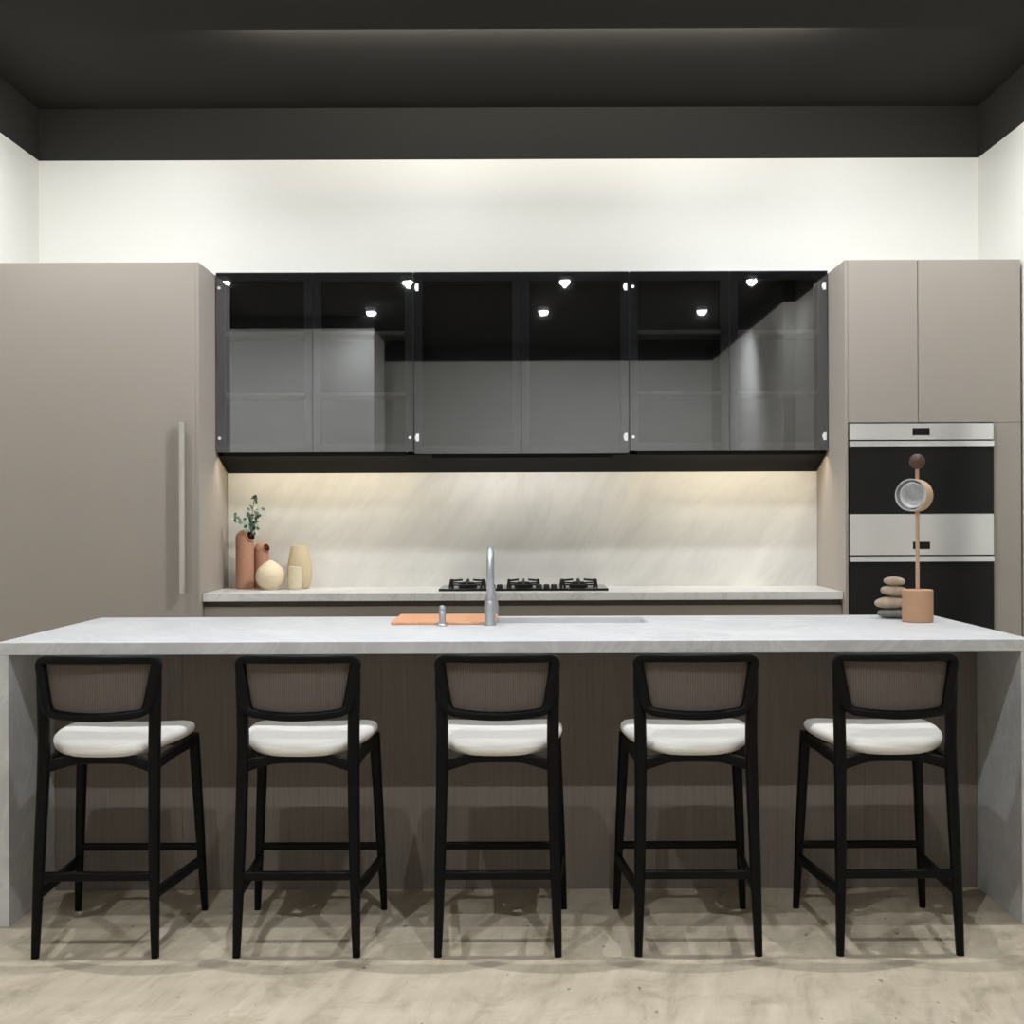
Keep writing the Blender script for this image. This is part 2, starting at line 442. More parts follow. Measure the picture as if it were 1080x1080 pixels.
# ------------------------------------------------------------------ tall cabinet on the left
YF = 6.70
TALL_Z = 2.67
t = thing('tall_cabinet', (-2.24, 7.0, 0), 'tall plain taupe cabinet with a long vertical bar handle, left of the glass cabinets', 'cabinet')
bm = new(); box(bm, -2.785, -1.722, YF+0.022, WB-0.002, 0.10, TALL_Z-0.004); box(bm, -2.785, -1.722, YF+0.07, WB-0.01, 0, 0.10)
part('carcass', bm, M['taupe'], t)
bm = new(); box(bm, -1.721, -1.703, YF, WB-0.002, 0, TALL_Z); part('end_panel', bm, M['taupe'], t, bev=0.0015)
bm = new(); box(bm, -2.783, -1.7215, YF, YF+0.021, 0.10, TALL_Z); d = part('door', bm, M['taupe'], t, bev=0.0015)
bm = new(); sweep(bm, [(-1.785, YF-0.034, 0.925), (-1.785, YF-0.034, 1.827)], (0.0145, 0.012), n=16, power=4)
for z in (1.0, 1.75): sweep(bm, [(-1.785, YF-0.03, z), (-1.785, YF, z)], (0.007, 0.007), up=(0, 0, 1), n=10)
part('handle', bm, M['handle'], d, 'long brushed steel bar handle', smooth=50)

# ------------------------------------------------------------------ oven tower on the right
t = thing('oven_tower_cabinet', (2.17, 7.0, 0), 'tall taupe cabinet on the right holding two built-in ovens', 'cabinet')
bm = new()
box(bm, 1.723, 2.625, 7.33, WB-0.002, 0.10, TALL_Z-0.004)                       # back
box(bm, 2.61, 2.63, YF+0.022, 7.33, 0.10, TALL_Z-0.004)
box(bm, 1.723, 2.61, YF+0.022, 7.33, TALL_Z-0.022, TALL_Z-0.004)
box(bm, 1.723, 2.61, YF+0.022, 7.33, 1.810, 1.828)
box(bm, 1.723, 2.61, YF+0.022, 7.33, 1.330, 1.333)
box(bm, 1.723, 2.61, YF+0.022, 7.33, 0.69, 0.708)
box(bm, 1.723, 2.61, YF+0.07, 7.33, 0.0, 0.11)
part('carcass', bm, M['taupe'], t)
bm = new(); box(bm, 1.703, 1.719, YF, WB-0.002, 0, TALL_Z); part('end_panel', bm, M['taupe'], t, bev=0.0015)
bm = new(); box(bm, 2.486, 2.63, YF, YF+0.021, 0.10, 1.811); part('filler_panel', bm, M['taupe'], t)
bm = new(); box(bm, 1.7205, 2.087, YF, YF+0.021, 1.813, TALL_Z); part('door', bm, M['taupe'], t, bev=0.0015)
bm = new(); box(bm, 2.091, 2.63, YF, YF+0.021, 1.813, TALL_Z); part('door', bm, M['taupe'], t, bev=0.0015)
bm = new(); box(bm, 1.7205, 2.484, YF, YF+0.021, 0.10, 0.70); part('drawer', bm, M['taupe'], t, bev=0.0015)

def oven(z_top, z_disp, z_panel, z_strip0, z_strip1, z_bot, label, disp_x):
    x0, x1, yf = 1.724, 2.481, YF-0.012
    t = thing('wall_oven', ((x0+x1)/2, 7.0, z_bot), label, 'oven', 'built-in ovens in the tall cabinet')
    bm = new(); box(bm, x0+0.02, x1-0.02, YF+0.023, 7.25, z_bot+0.004, z_top-0.004); part('body', bm, M['matt_black'], t)
    bm = new(); box(bm, x0, x1, yf, YF+0.02, z_panel, z_top)
    cp = part('control_panel', bm, M['stainless'], t, 'brushed stainless control panel', bev=0.001)
    bm = new(); box(bm, disp_x, disp_x+0.09, yf-0.0015, yf+0.004, z_disp-0.019, z_disp+0.019); part('display', bm, M['display'], cp, 'small black display')
    bm = new(); box(bm, x0, x1, yf+0.002, YF+0.02, z_bot, z_strip0)
    dr = part('door', bm, M['oven_glass'], t, 'black glass oven door', bev=0.001)
    bm = new(); prism(bm, [(yf-0.010, z_strip0+0.002), (yf+0.02, z_strip0+0.001), (yf+0.02, z_strip1), (yf-0.006, z_strip1)], x0, x1)
    part('handle_strip', bm, M['stainless'], dr, 'stainless grip along the door top')
    bm = new(); box(bm, x0+0.002, x1-0.002, yf+0.012, YF+0.02, z_strip1, z_panel); part('vent_slot', bm, M['matt_black'], t)
    return t
oven(1.806, 1.763, 1.721, 1.684, 1.713, 1.334, 'upper built-in oven, black glass under a narrow stainless panel', 2.055)
oven(1.329, 1.164, 1.114, 1.077, 1.106, 0.712, 'lower built-in oven, black glass under a deep stainless panel', 2.055)

# ------------------------------------------------------------------ glass-fronted wall cabinets
YU = 7.055
UZ0, UZ1 = 1.685, 2.684
def wall_unit(x0, x1, xm, shelves, hinge_style, label, housing=False, zb=UZ0):
    t = thing('wall_cabinet', ((x0+x1)/2, 7.2, zb), label, 'cabinet', 'glass fronted wall cabinets')
    bm = new(); yb = WB-0.002; y0 = YU+0.034
    box(bm, x0, x0+0.018, y0, yb, zb, UZ1); box(bm, x1-0.018, x1, y0, yb, zb, UZ1)
    box(bm, x0+0.018, x1-0.018, y0, yb, UZ1-0.018, UZ1); box(bm, x0+0.018, x1-0.018, y0, yb, zb, zb+0.018)
    box(bm, x0+0.018, x1-0.018, yb-0.012, yb, zb+0.018, UZ1-0.018)
    part('carcass', bm, M['inside'], t)
    for z in shelves:
        bm = new(); box(bm, x0+0.0185, x1-0.0185, y0+0.01, yb-0.013, z-0.011, z+0.011); part('shelf', bm, M['shelf'], t, 'grey shelf')
    if housing:
        bm = new(); box(bm, x0+0.10, x1-0.10, y0+0.05, yb-0.014, zb+0.02, 2.33)
        part('fan_housing', bm, M['inside'], t)
    for s, (a, b) in enumerate(((x0, xm), (xm, x1))):
        a += 0.0015; b -= 0.0015
        bm = new(); w = 0.046; yf = YU+0.008; yk = YU+0.032
        box(bm, a, a+w, yf, yk, zb+0.001, UZ1-0.001); box(bm, b-w, b, yf, yk, zb+0.001, UZ1-0.001)
        box(bm, a+w, b-w, yf, yk, UZ1-0.001-w, UZ1-0.001); box(bm, a+w, b-w, yf, yk, zb+0.001, zb+0.001+w)
        dr = part('door', bm, M['black_frame'], t)
        bm = new(); box(bm, a, b, YU, YU+0.005, zb+0.001, UZ1-0.001)
        part('glass_pane', bm, M['glass'], dr, 'smoked glass')
        hx = a+0.018 if s == 0 else b-0.018
        for z in (1.764, 2.598):
            bm = new()
            if hinge_style[s] == 'big':
                box(bm, hx-0.008, hx+0.009, YU-0.0016, YU+0.0078, z-0.021, z+0.021)
                box(bm, hx-0.013, hx-0.008, YU-0.0016, YU+0.0078, z-0.010, z+0.010)
            else:
                lathe(bm, 0, 0, [(0, 0), (0.009, 0), (0.009, 0.0094), (0, 0.0094)], 16)
                bmesh.ops.rotate(bm, verts=bm.verts, cent=(0, 0, 0), matrix=Matrix.Rotation(R(90), 3, 'X'))
                bmesh.ops.translate(bm, verts=bm.verts, vec=(hx, YU+0.0078, z))
            part('hinge', bm, M['steel_white'], dr, 'small bright hinge')
    return t
wall_unit(-1.700, -0.603, -1.163, (2.012, 2.352), ('dot', 'dot'), 'black wall cabinet with two smoked glass doors and shelves, beside the plain tall cabinet')
wall_unit(-0.601, 0.596, -0.005, (), ('big', 'big'), 'middle black wall cabinet with two smoked glass doors and no shelves, above the cooktop', housing=True, zb=UZ0-0.012)
wall_unit(0.598, 1.700, 1.153, (2.012, 2.352), ('dot', 'big'), 'black wall cabinet with two smoked glass doors and shelves, beside the oven cabinet')

bm = new(); prism(bm, [(7.10, UZ0-0.014), (7.10, UZ0-0.018), (7.335, 1.578), (WB-0.002, 1.578), (WB-0.002, UZ0-0.014)], -1.698, 1.698)
single('hood_panel', bm, M['hood_black'], (0, 7.25, 1.578), 'long black sloping panel under the glass wall cabinets', 'panel')
for x0, x1, zz, k, cc, lb in ((-1.66, -0.64, UZ0, 1.0, (1, 0.86, 0.62), 'warm light strip under the glass cabinet beside the plain tall cabinet'),
                   (-0.50, 0.50, UZ0-0.012, 0.8, (1, 0.95, 0.86), 'added white light strip brightening the splashback under the middle glass cabinet'),  # added strip to brighten the middle of the splashback
                   (0.64, 1.66, UZ0, 1.0, (1, 0.86, 0.62), 'warm light strip under the glass cabinet beside the oven cabinet')):
    s = strip_light('light_strip', x0, x1, 7.078, zz-0.022, LED_W*k, (0, 0.6, -1), 0.01, lb, 'light strips under the wall cabinets', col=cc)
    bm = new(); box(bm, x0, x1, 7.060, 7.066, zz-0.024, zz-0.0005); part('front_lip', bm, M['hood_black'], s)
    bm = new(); box(bm, x0, x1, 7.068, 7.088, zz-0.003, zz-0.0005); part('diffuser', bm, M['led'], s)

# ------------------------------------------------------------------ rear bench
bm = new(); box(bm, -1.701, 1.701, 7.335, WB-0.001, 0.9205, 1.5775)
single('splashback', bm, M['splash'], (0, 7.34, 0.92), 'pale veined marble splashback behind the cooktop', 'splashback')
bm = new(); box(bm, -1.701, 1.701, 6.745, WB-0.001, 0.877, 0.92)
single('rear_benchtop', bm, M['bench'], (0, 7.05, 0.877), 'long pale stone benchtop against the wall carrying the cooktop and vases', 'benchtop', bev=0.002)
t = thing('base_cabinet', (0, 7.05, 0), 'low taupe cabinet run under the rear stone benchtop', 'cabinet')
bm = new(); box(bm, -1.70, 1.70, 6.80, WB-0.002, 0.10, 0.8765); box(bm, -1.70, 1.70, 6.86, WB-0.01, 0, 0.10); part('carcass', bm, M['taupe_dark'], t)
for a, b in ((-1.70, 1.70),):
    bm = new(); box(bm, a, b, 6.77, 6.798, 0.47, 0.846); part('drawer', bm, M['taupe'], t, bev=0.0015)
    bm = new(); box(bm, a, b, 6.77, 6.798, 0.105, 0.465); part('drawer', bm, M['taupe'], t, bev=0.0015)

# cooktop
t = thing('cooktop', (0.005, 7.07, 0.92), 'black gas cooktop with three cast trivets on the rear bench', 'cooktop')
bm = new(); box(bm, -0.455, 0.465, 6.87, 7.27, 0.9203, 0.934); part('plate', bm, M['black_gloss'], t, bev=0.004)
for cx, w in ((-0.305, 0.095), (0.005, 0.088), (0.31, 0.098)):
    cy = 7.07
    bm = new(); lathe(bm, cx, cy, [(0, 0.9342), (0.052, 0.9342), (0.052, 0.946), (0.044, 0.950), (0.04, 0.950), (0.04, 0.957), (0.03, 0.961), (0, 0.961)], 28)
    part('burner', bm, M['matt_black'], t, smooth=True)
    bm = new()
    for sx in (-1, 1):
        sweep(bm, [(cx+sx*w, cy-w*1.1, 0.9345), (cx+sx*w*0.94, cy-w*1.1, 0.966), (cx+sx*w*0.94, cy, 0.968), (cx+sx*w*0.94, cy+w*1.1, 0.966), (cx+sx*w, cy+w*1.1, 0.9345)], (0.006, 0.006), up=(1, 0, 0), n=8)
        sweep(bm, [(cx+sx*w*0.94, cy, 0.967), (cx+sx*w*0.30, cy, 0.972)], (0.005, 0.006), up=(0, 0, 1), n=8)
        sweep(bm, [(cx+sx*w*0.8, cy-w*1.08, 0.9345), (cx+sx*w*0.94, cy-w*1.08, 0.980)], (0.007, 0.006), n=8)
    for sy in (-1, 1):
        sweep(bm, [(cx-w*0.94, cy+sy*w*1.1, 0.9505), (cx, cy+sy*w*1.1, 0.9465), (cx+w*0.94, cy+sy*w*1.1, 0.9505)], (0.005, 0.005), up=(0, 0, 1), n=8)
        sweep(bm, [(cx, cy+sy*w*1.1, 0.948), (cx, cy+sy*w*0.85, 0.968), (cx, cy+sy*w*0.3, 0.972)], (0.005, 0.006), up=(1, 0, 0), n=8)
    part('trivet', bm, M['matt_black'], t, smooth=40)
for kx in (-0.165, -0.125, 0.09, 0.13, 0.17):
    bm = new(); lathe(bm, kx, 6.92, [(0, 0.9342), (0.017, 0.9342), (0.015, 0.952), (0.012, 0.955), (0, 0.955)], 20)
    part('knob', bm, M['matt_black'], t, smooth=True)

# ------------------------------------------------------------------ vases on the rear bench
def tube_vase(cx, cy, r, h, label):
    z0 = 0.9202
    t = thing('tube_vase', (cx, cy, z0), label, 'vase', 'terracotta tube vases')
    prof = [(0, z0), (r-0.004, z0), (r, z0+0.004)] + [(r, z0+0.004+(h-r-0.004)*k/6) for k in range(1, 7)]
    prof += [(r*math.cos(a), z0+h-r+r*math.sin(a)) for a in [R(x) for x in range(10, 90, 10)]] + [(0, z0+h)]
    bm = new(); lathe(bm, cx, cy, prof, 32); part('body', bm, M['terracotta'], t, smooth='all')
    # the round mouth looks up to the right
    dirv = Vector((0.72, -0.52, 0.30)).normalized(); c = Vector((cx, cy, z0+h-r*1.05))+dirv*(r*0.86)
    bm = new(); q = dirv.to_track_quat('Z', 'Y').to_matrix()
    lathe(bm, 0, 0, [(0.50*r, -0.010), (0.50*r, r*0.20), (0.57*r, r*0.22), (0.60*r, r*0.18), (0.64*r, -0.012)], 24)
    bmesh.ops.rotate(bm, verts=bm.verts, cent=(0, 0, 0), matrix=q); bmesh.ops.translate(bm, verts=bm.verts, vec=c)
    part('mouth_rim', bm, M['terracotta'], t, smooth=True)
    bm = new(); lathe(bm, 0, 0, [(0, r*0.15), (0.52*r, r*0.15), (0.52*r, r*0.10), (0, r*0.10)], 24)  # solid dark disc standing for the shade inside the mouth
    bmesh.ops.rotate(bm, verts=bm.verts, cent=(0, 0, 0), matrix=q); bmesh.ops.translate(bm, verts=bm.verts, vec=c)
    part('mouth', bm, M['mouth_shade'], t, 'dark disc painted as the shaded opening')
    return c, dirv
mouth, mdir = tube_vase(-1.572, 7.19, 0.051, 0.335, 'taller terracotta tube vase with a round side mouth, holding a eucalyptus sprig')
tube_vase(-1.488, 7.245, 0.042, 0.262, 'shorter terracotta tube vase with a round side mouth, behind the cream ball vase')
bm = new()
zc, rr = 0.9202, 0.083
prof = [(0, zc), (0.045, zc), (0.05, zc+0.004)] + [(rr*math.cos(a), zc+0.074+rr*0.93*math.sin(a)) for a in [R(x) for x in range(-56, 62, 8)]]
prof += [(0.03, zc+0.153), (0.018, zc+0.158), (0.014, zc+0.164), (0.0095, zc+0.164), (0.008, zc+0.14), (0, zc+0.14)]
lathe(bm, -1.405, 7.08, prof, 40)
single('ball_vase', bm, M['cream'], (-1.405, 7.08, zc), 'round cream ball vase with a tiny neck in front of the terracotta vases', 'vase', smooth=50)
def cup_vase(name, cx, cy, keys, mat, label):
    z0 = 0.9202; pts = spline([(r, 0, z) for r, z in keys], 5)
    prof = [(0, z0)] + [(p.x, z0+p.z) for p in pts]
    rt, zt = keys[-1]; prof += [(rt-0.004, z0+zt+0.001), (rt-0.008, z0+zt-0.004), (rt-0.006, z0+zt*0.5), (0, z0+zt*0.3)]
    bm = new(); lathe(bm, cx, cy, prof, 40)
    return single(name, bm, mat, (cx, cy, z0), label, 'vase', smooth=50)
cup_vase('tall_vase', -1.262, 7.19, [(0.046, 0), (0.060, 0.018), (0.070, 0.075), (0.066, 0.14), (0.056, 0.20), (0.048, 0.243)], M['beige'], 'tall beige tapering vase, farthest right of the vase cluster')
cup_vase('small_vase', -1.268, 7.075, [(0.032, 0), (0.038, 0.012), (0.040, 0.05), (0.038, 0.09), (0.036, 0.128)], M['sand'], 'small sand coloured vase in front of the tall beige vase')

rnd = random.Random(5)
t = thing('eucalyptus_sprig', mouth, 'small eucalyptus sprig with grey green leaves rising from the taller terracotta vase', 'plant')
stem_bm, leaf_bm = new(), new()
def leaf(bm, p, nrm, L, W, mi):
    nrm = nrm.normalized(); q = nrm.to_track_quat('Z', 'Y').to_matrix(); spin = Matrix.Rotation(rnd.uniform(0, 6.28), 3, 'Z')
    n = 10; rings = []
    for (s, dz) in ((1.0, 0.0), (0.55, -0.0018)):
        rings.append([bm.verts.new(p+q@spin@Vector((math.cos(2*math.pi*k/n)*L*s, math.sin(2*math.pi*k/n)*W*s, dz))) for k in range(n)])
    c = bm.verts.new(p+q@spin@Vector((0, 0, -0.0028)))
    for k in range(n):
        k2 = (k+1) % n
        f = bm.faces.new([rings[0][k], rings[0][k2], rings[1][k2], rings[1][k]]); f.material_index = mi
        f = bm.faces.new([rings[1][k], rings[1][k2], c]); f.material_index = mi
base = mouth+mdir*0.012
stems = [[(0, 0, 0), (0.012, -0.012, 0.05), (0.010, -0.012, 0.13), (0.022, -0.008, 0.215)],
         [(0, 0, 0), (0.014, -0.014, 0.04), (0.030, -0.020, 0.09), (0.046, -0.02, 0.150)],
         [(0, 0, 0), (0.000, -0.020, 0.04), (-0.040, -0.030, 0.075), (-0.085, -0.03, 0.105)]]
for si, s in enumerate(stems):
    path = spline([base+Vector(p) for p in s], 8)
    sweep(stem_bm, path, (0.0016, 0.0016), n=6)
    for k in range(5, len(path)):
        for _ in range(2 if k % 2 else 1):
            off = Vector((rnd.uniform(-1, 1), rnd.uniform(-0.8, 0.8), rnd.uniform(-0.4, 0.8))).normalized()
            p = path[k]+off*rnd.uniform(0.008, 0.032)
            nrm = Vector((rnd.uniform(-1, 1), -1.0, rnd.uniform(-0.8, 1)))
            sz = rnd.uniform(0.007, 0.0145)
            pale = rnd.random() < (0.72 if si == 2 else 0.42)
            leaf(leaf_bm, p, nrm, sz, sz*rnd.uniform(0.7, 0.95), 1 if pale else 0)
part('stem', stem_bm, M['stem'], t, smooth='all')
lo = part('foliage', leaf_bm, [M['leaf'], M['leaf_pale']], t, smooth='all')
sm = lo.modifiers.new('thick', 'SOLIDIFY'); sm.thickness = 0.0008

# ------------------------------------------------------------------ island
IX0, IX1, IY0, IY1, IZ = -1.705, 1.652, 4.11, 5.14, 0.92
SX0, SX1, SY0, SY1 = -0.44, 0.475, 4.80, 5.075
t = thing('island_benchtop', (0, 4.62, 0), 'long light grey stone waterfall island top on two stone end legs', 'benchtop')
bm = new()
z0 = IZ-0.040
def ring_slab(bm, X, Y, z0, z1):
    """slab with a rectangular hole; X, Y are four break points each"""
    V = {}
    for zi, z in enumerate((z0, z1)):
        for i, x in enumerate(X):
            for j, y in enumerate(Y): V[zi, i, j] = bm.verts.new((x, y, z))
    for i in range(3):
        for j in range(3):
            if i == 1 and j == 1: continue
            bm.faces.new([V[1, i, j], V[1, i+1, j], V[1, i+1, j+1], V[1, i, j+1]])
            bm.faces.new([V[0, i, j], V[0, i, j+1], V[0, i+1, j+1], V[0, i+1, j]])
    loops = [[(i, 0) for i in range(4)] + [(3, 1), (3, 2), (3, 3), (2, 3), (1, 3), (0, 3), (0, 2), (0, 1)], [(1, 1), (1, 2), (2, 2), (2, 1)]]
    for lp in loops:
        for a, b in zip(lp, lp[1:]+lp[:1]):
            bm.faces.new([V[0, *a], V[0, *b], V[1, *b], V[1, *a]])
ring_slab(bm, (IX0, SX0, SX1, IX1), (IY0, SY0, SY1, IY1), z0, IZ)
part('worktop', bm, M['island'], t, bev=0.0015)
for a, b in ((IX0, IX0+0.04), (IX1-0.04, IX1)):
    bm = new(); box(bm, a, b, IY0, IY1, 0, z0-0.0005); part('end_leg', bm, M['island'], t, bev=0.0015)

PY = 4.51
t = thing('island_cabinet', (0, 4.8, 0), 'dark brown wood panelled cabinet under the stone island top', 'cabinet')
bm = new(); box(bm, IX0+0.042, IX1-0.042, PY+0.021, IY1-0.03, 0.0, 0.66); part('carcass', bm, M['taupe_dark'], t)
xs = [IX0+0.042, -1.21, -0.605, 0.0, 0.605, 1.21, IX1-0.042]
for a, b in zip(xs, xs[1:]):
    bm = new(); box(bm, a+0.0003, b-0.0003, PY, PY+0.02, 0.001, z0-0.002); part('panel', bm, M['panel'], t, bev=0.0004)

# sink, tap, soap pump, board
bm = new(); w = 0.004; zt = IZ-0.003
sx0, sx1, sy0, sy1 = SX0+0.001, SX1-0.001, SY0+0.001, SY1-0.001
box(bm, sx0, sx1, sy0, sy0+w, 0.70, zt); box(bm, sx0, sx1, sy1-w, sy1, 0.70, zt)
box(bm, sx0, sx0+w, sy0+w, sy1-w, 0.70, zt); box(bm, sx1-w, sx1, sy0+w, sy1-w, 0.70, zt)
box(bm, sx0+w, sx1-w, sy0+w, sy1-w, 0.70, 0.704)
t = thing('sink', (0.02, 4.94, 0.70), 'long narrow steel sink set into the island top behind the tap', 'sink')
part('bowl', bm, M['sink_steel'], t)
bm = new(); lathe(bm, 0.1, 4.94, [(0, 0.7045), (0.04, 0.7045), (0.04, 0.707), (0.03, 0.708), (0, 0.706)], 24); part('drain', bm, M['chrome'], t, smooth=True)

FX, FY = -0.121, 4.70
t = thing('tap', (FX, FY, IZ), 'tall grey steel gooseneck tap standing on the island in front of the sink', 'tap')
bm = new(); lathe(bm, FX, FY, [(0, IZ+0.0003), (0.022, IZ+0.0003), (0.022, IZ+0.004), (0.021, IZ+0.006), (0.0185, IZ+0.07), (0.016, IZ+0.085), (0.0135, IZ+0.09), (0, IZ+0.09)], 28)
part('base', bm, M['chrome'], t, smooth=40)
bm = new(); path = [(FX, FY, IZ+0.085), (FX, FY, IZ+0.19)] + [(FX, FY+0.085-0.085*math.cos(a), IZ+0.195+0.085*math.sin(a)) for a in [R(x) for x in range(0, 181, 15)]] + [(FX, FY+0.17, IZ+0.13)]
sweep(bm, path, (0.0125, 0.0125), up=(1, 0, 0), n=16, power=2); part('spout', bm, M['chrome'], t, smooth='all')
bm = new(); lathe(bm, FX, FY+0.17, [(0, IZ+0.135), (0.0145, IZ+0.135), (0.0165, IZ+0.115), (0.024, IZ+0.085), (0.0285, IZ+0.055), (0.027, IZ+0.035), (0.022, IZ+0.03), (0, IZ+0.03)], 28)
part('spray_head', bm, M['chrome'], t, smooth=40)
PX, PYY = -0.297, 4.69
t = thing('soap_dispenser', (PX, PYY, IZ), 'small grey steel soap dispenser beside the chopping board on the island', 'soap dispenser')
bm = new(); lathe(bm, PX, PYY, [(0, IZ+0.0003), (0.017, IZ+0.0003), (0.017, IZ+0.004), (0.0125, IZ+0.008), (0.0125, IZ+0.055), (0.010, IZ+0.058), (0, IZ+0.058)], 24); part('body', bm, M['chrome'], t, smooth=40)
bm = new(); lathe(bm, PX, PYY, [(0, IZ+0.059), (0.012, IZ+0.059), (0.012, IZ+0.070), (0.008, IZ+0.075), (0, IZ+0.076)], 24)
sweep(bm, [(PX, PYY, IZ+0.067), (PX, PYY+0.06, IZ+0.066), (PX, PYY+0.075, IZ+0.058)], (0.005, 0.005), up=(1, 0, 0), n=10, power=2); part('nozzle', bm, M['chrome'], t, smooth=40)

bm = new()
bx0, bx1, by0, by1 = -0.492, -0.100, 4.735, 5.12
box(bm, bx0, bx1, by0, by1, IZ+0.0004, IZ+0.012)
t = single('chopping_board', bm, M['board'], ((bx0+bx1)/2, (by0+by1)/2, IZ), 'orange brown wooden chopping board lying across the left end of the sink', 'chopping board', bev=0.003)

# ------------------------------------------------------------------ ornaments on the right of the island
ox, oy = 1.492, 4.80
t = thing('sculpture', (ox, oy, IZ), 'slim abstract sculpture with a ring, dark ball and tan cylinder base on the island', 'sculpture')
bm = new(); lathe(bm, ox, oy, [(0, IZ+0.0004), (0.054, IZ+0.0004), (0.057, IZ+0.003), (0.057, IZ+0.119), (0.054, IZ+0.122), (0, IZ+0.122)], 48); part('base', bm, M['tan'], t, 'tan cylinder base', smooth=40)
bm = new(); sweep(bm, [(ox, oy, IZ+0.12), (ox, oy, IZ+0.421)], (0.0072, 0.0072), n=14, power=2); sweep(bm, [(ox, oy, IZ+0.534), (ox, oy, IZ+0.60)], (0.0072, 0.0072), n=14, power=2); part('rod', bm, M['rod'], t, smooth=40)
bm = new(); bmesh.ops.create_uvsphere(bm, u_segments=28, v_segments=18, radius=0.029); bmesh.ops.translate(bm, verts=bm.verts, vec=(ox, oy, IZ+0.605)); part('ball', bm, M['dark_ball'], t, 'dark timber ball', smooth='all')
ax = Vector((-0.62, -0.78, 0.03)).normalized(); q = ax.to_track_quat('Z', 'Y').to_matrix(); rc = Vector((ox-0.012, oy+0.0, IZ+0.478))
bm = new(); lathe(bm, 0, 0, [(0.061, -0.034), (0.061, 0.034), (0.0565, 0.034), (0.0565, -0.034), (0.061, -0.034)], 48)
for i, f in enumerate(list(bm.faces)): f.material_index = 1 if 48 <= i < 144 else 0
bmesh.ops.rotate(bm, verts=bm.verts, cent=(0, 0, 0), matrix=q); bmesh.ops.translate(bm, verts=bm.verts, vec=rc); part('ring', bm, [M['ring_clay'], M['grey_stone']], t, 'pale timber ring with a grey lining', smooth=40)
bm = new(); lathe(bm, 0, 0, [(0, -0.015), (0.02, -0.012), (0.034, 0.004), (0.046, 0.024), (0.0495, 0.024), (0.0495, 0.016), (0.04, -0.012), (0.02, -0.027), (0, -0.03)], 40)
bmesh.ops.rotate(bm, verts=bm.verts, cent=(0, 0, 0), matrix=q); bmesh.ops.translate(bm, verts=bm.verts, vec=rc+Vector((0.78, -0.62, -0.25))*0.0065+ax*0.009); part('dish', bm, M['grey_stone'], t, 'grey marble dish inside the ring', smooth='all')

rnd2 = random.Random(11)
def pebble(cx, cy, z0, rx, ry, rz, mat, label, tilt=0.0, flat=False):
    bm = new(); bmesh.ops.create_uvsphere(bm, u_segments=28, v_segments=18, radius=1.0)
    ph = [rnd2.uniform(0, 6.28) for _ in range(4)]
    for v in bm.verts:
        p = v.co.copy(); a = math.atan2(p.y, p.x)
        k = 1+0.06*math.sin(2*a+ph[0])+0.04*math.sin(3*a+ph[1])
        z = math.copysign(abs(p.z)**(0.62 if flat else 0.85), p.z)
        v.co = Vector((p.x*rx*k, p.y*ry*k, z*rz+rz+0.02*rz*math.sin(2*a+ph[2])*abs(p.z)))
    bmesh.ops.rotate(bm, verts=bm.verts, cent=(0, 0, rz), matrix=Matrix.Rotation(R(tilt), 3, 'Y'))
    lo_ = min(v.co.z for v in bm.verts)
    bmesh.ops.translate(bm, verts=bm.verts, vec=(cx, cy, z0-lo_))
    return single('pebble', bm, mat, (cx, cy, z0), label, 'stone', 'stacked pebbles on the island', smooth='all')
px_, py_ = 1.455, 4.98
pebble(px_, py_, IZ+0.0005, 0.062, 0.055, 0.0185, M['pebble_grey'], 'grey flat pebble at the bottom of the stack on the island', flat=True)
pebble(px_-0.008, py_, IZ+0.0372, 0.066, 0.052, 0.0235, M['pebble'], 'widest tan pebble, second from the bottom of the stack', -3)
pebble(px_+0.003, py_, IZ+0.0838, 0.054, 0.045, 0.0215, M['pebble'], 'mid sized tan pebble, second from the top of the stack', 4)
pebble(px_+0.003, py_-0.002, IZ+0.1265, 0.041, 0.036, 0.0175, M['pebble'], 'smallest tan pebble at the top of the stack', 3)

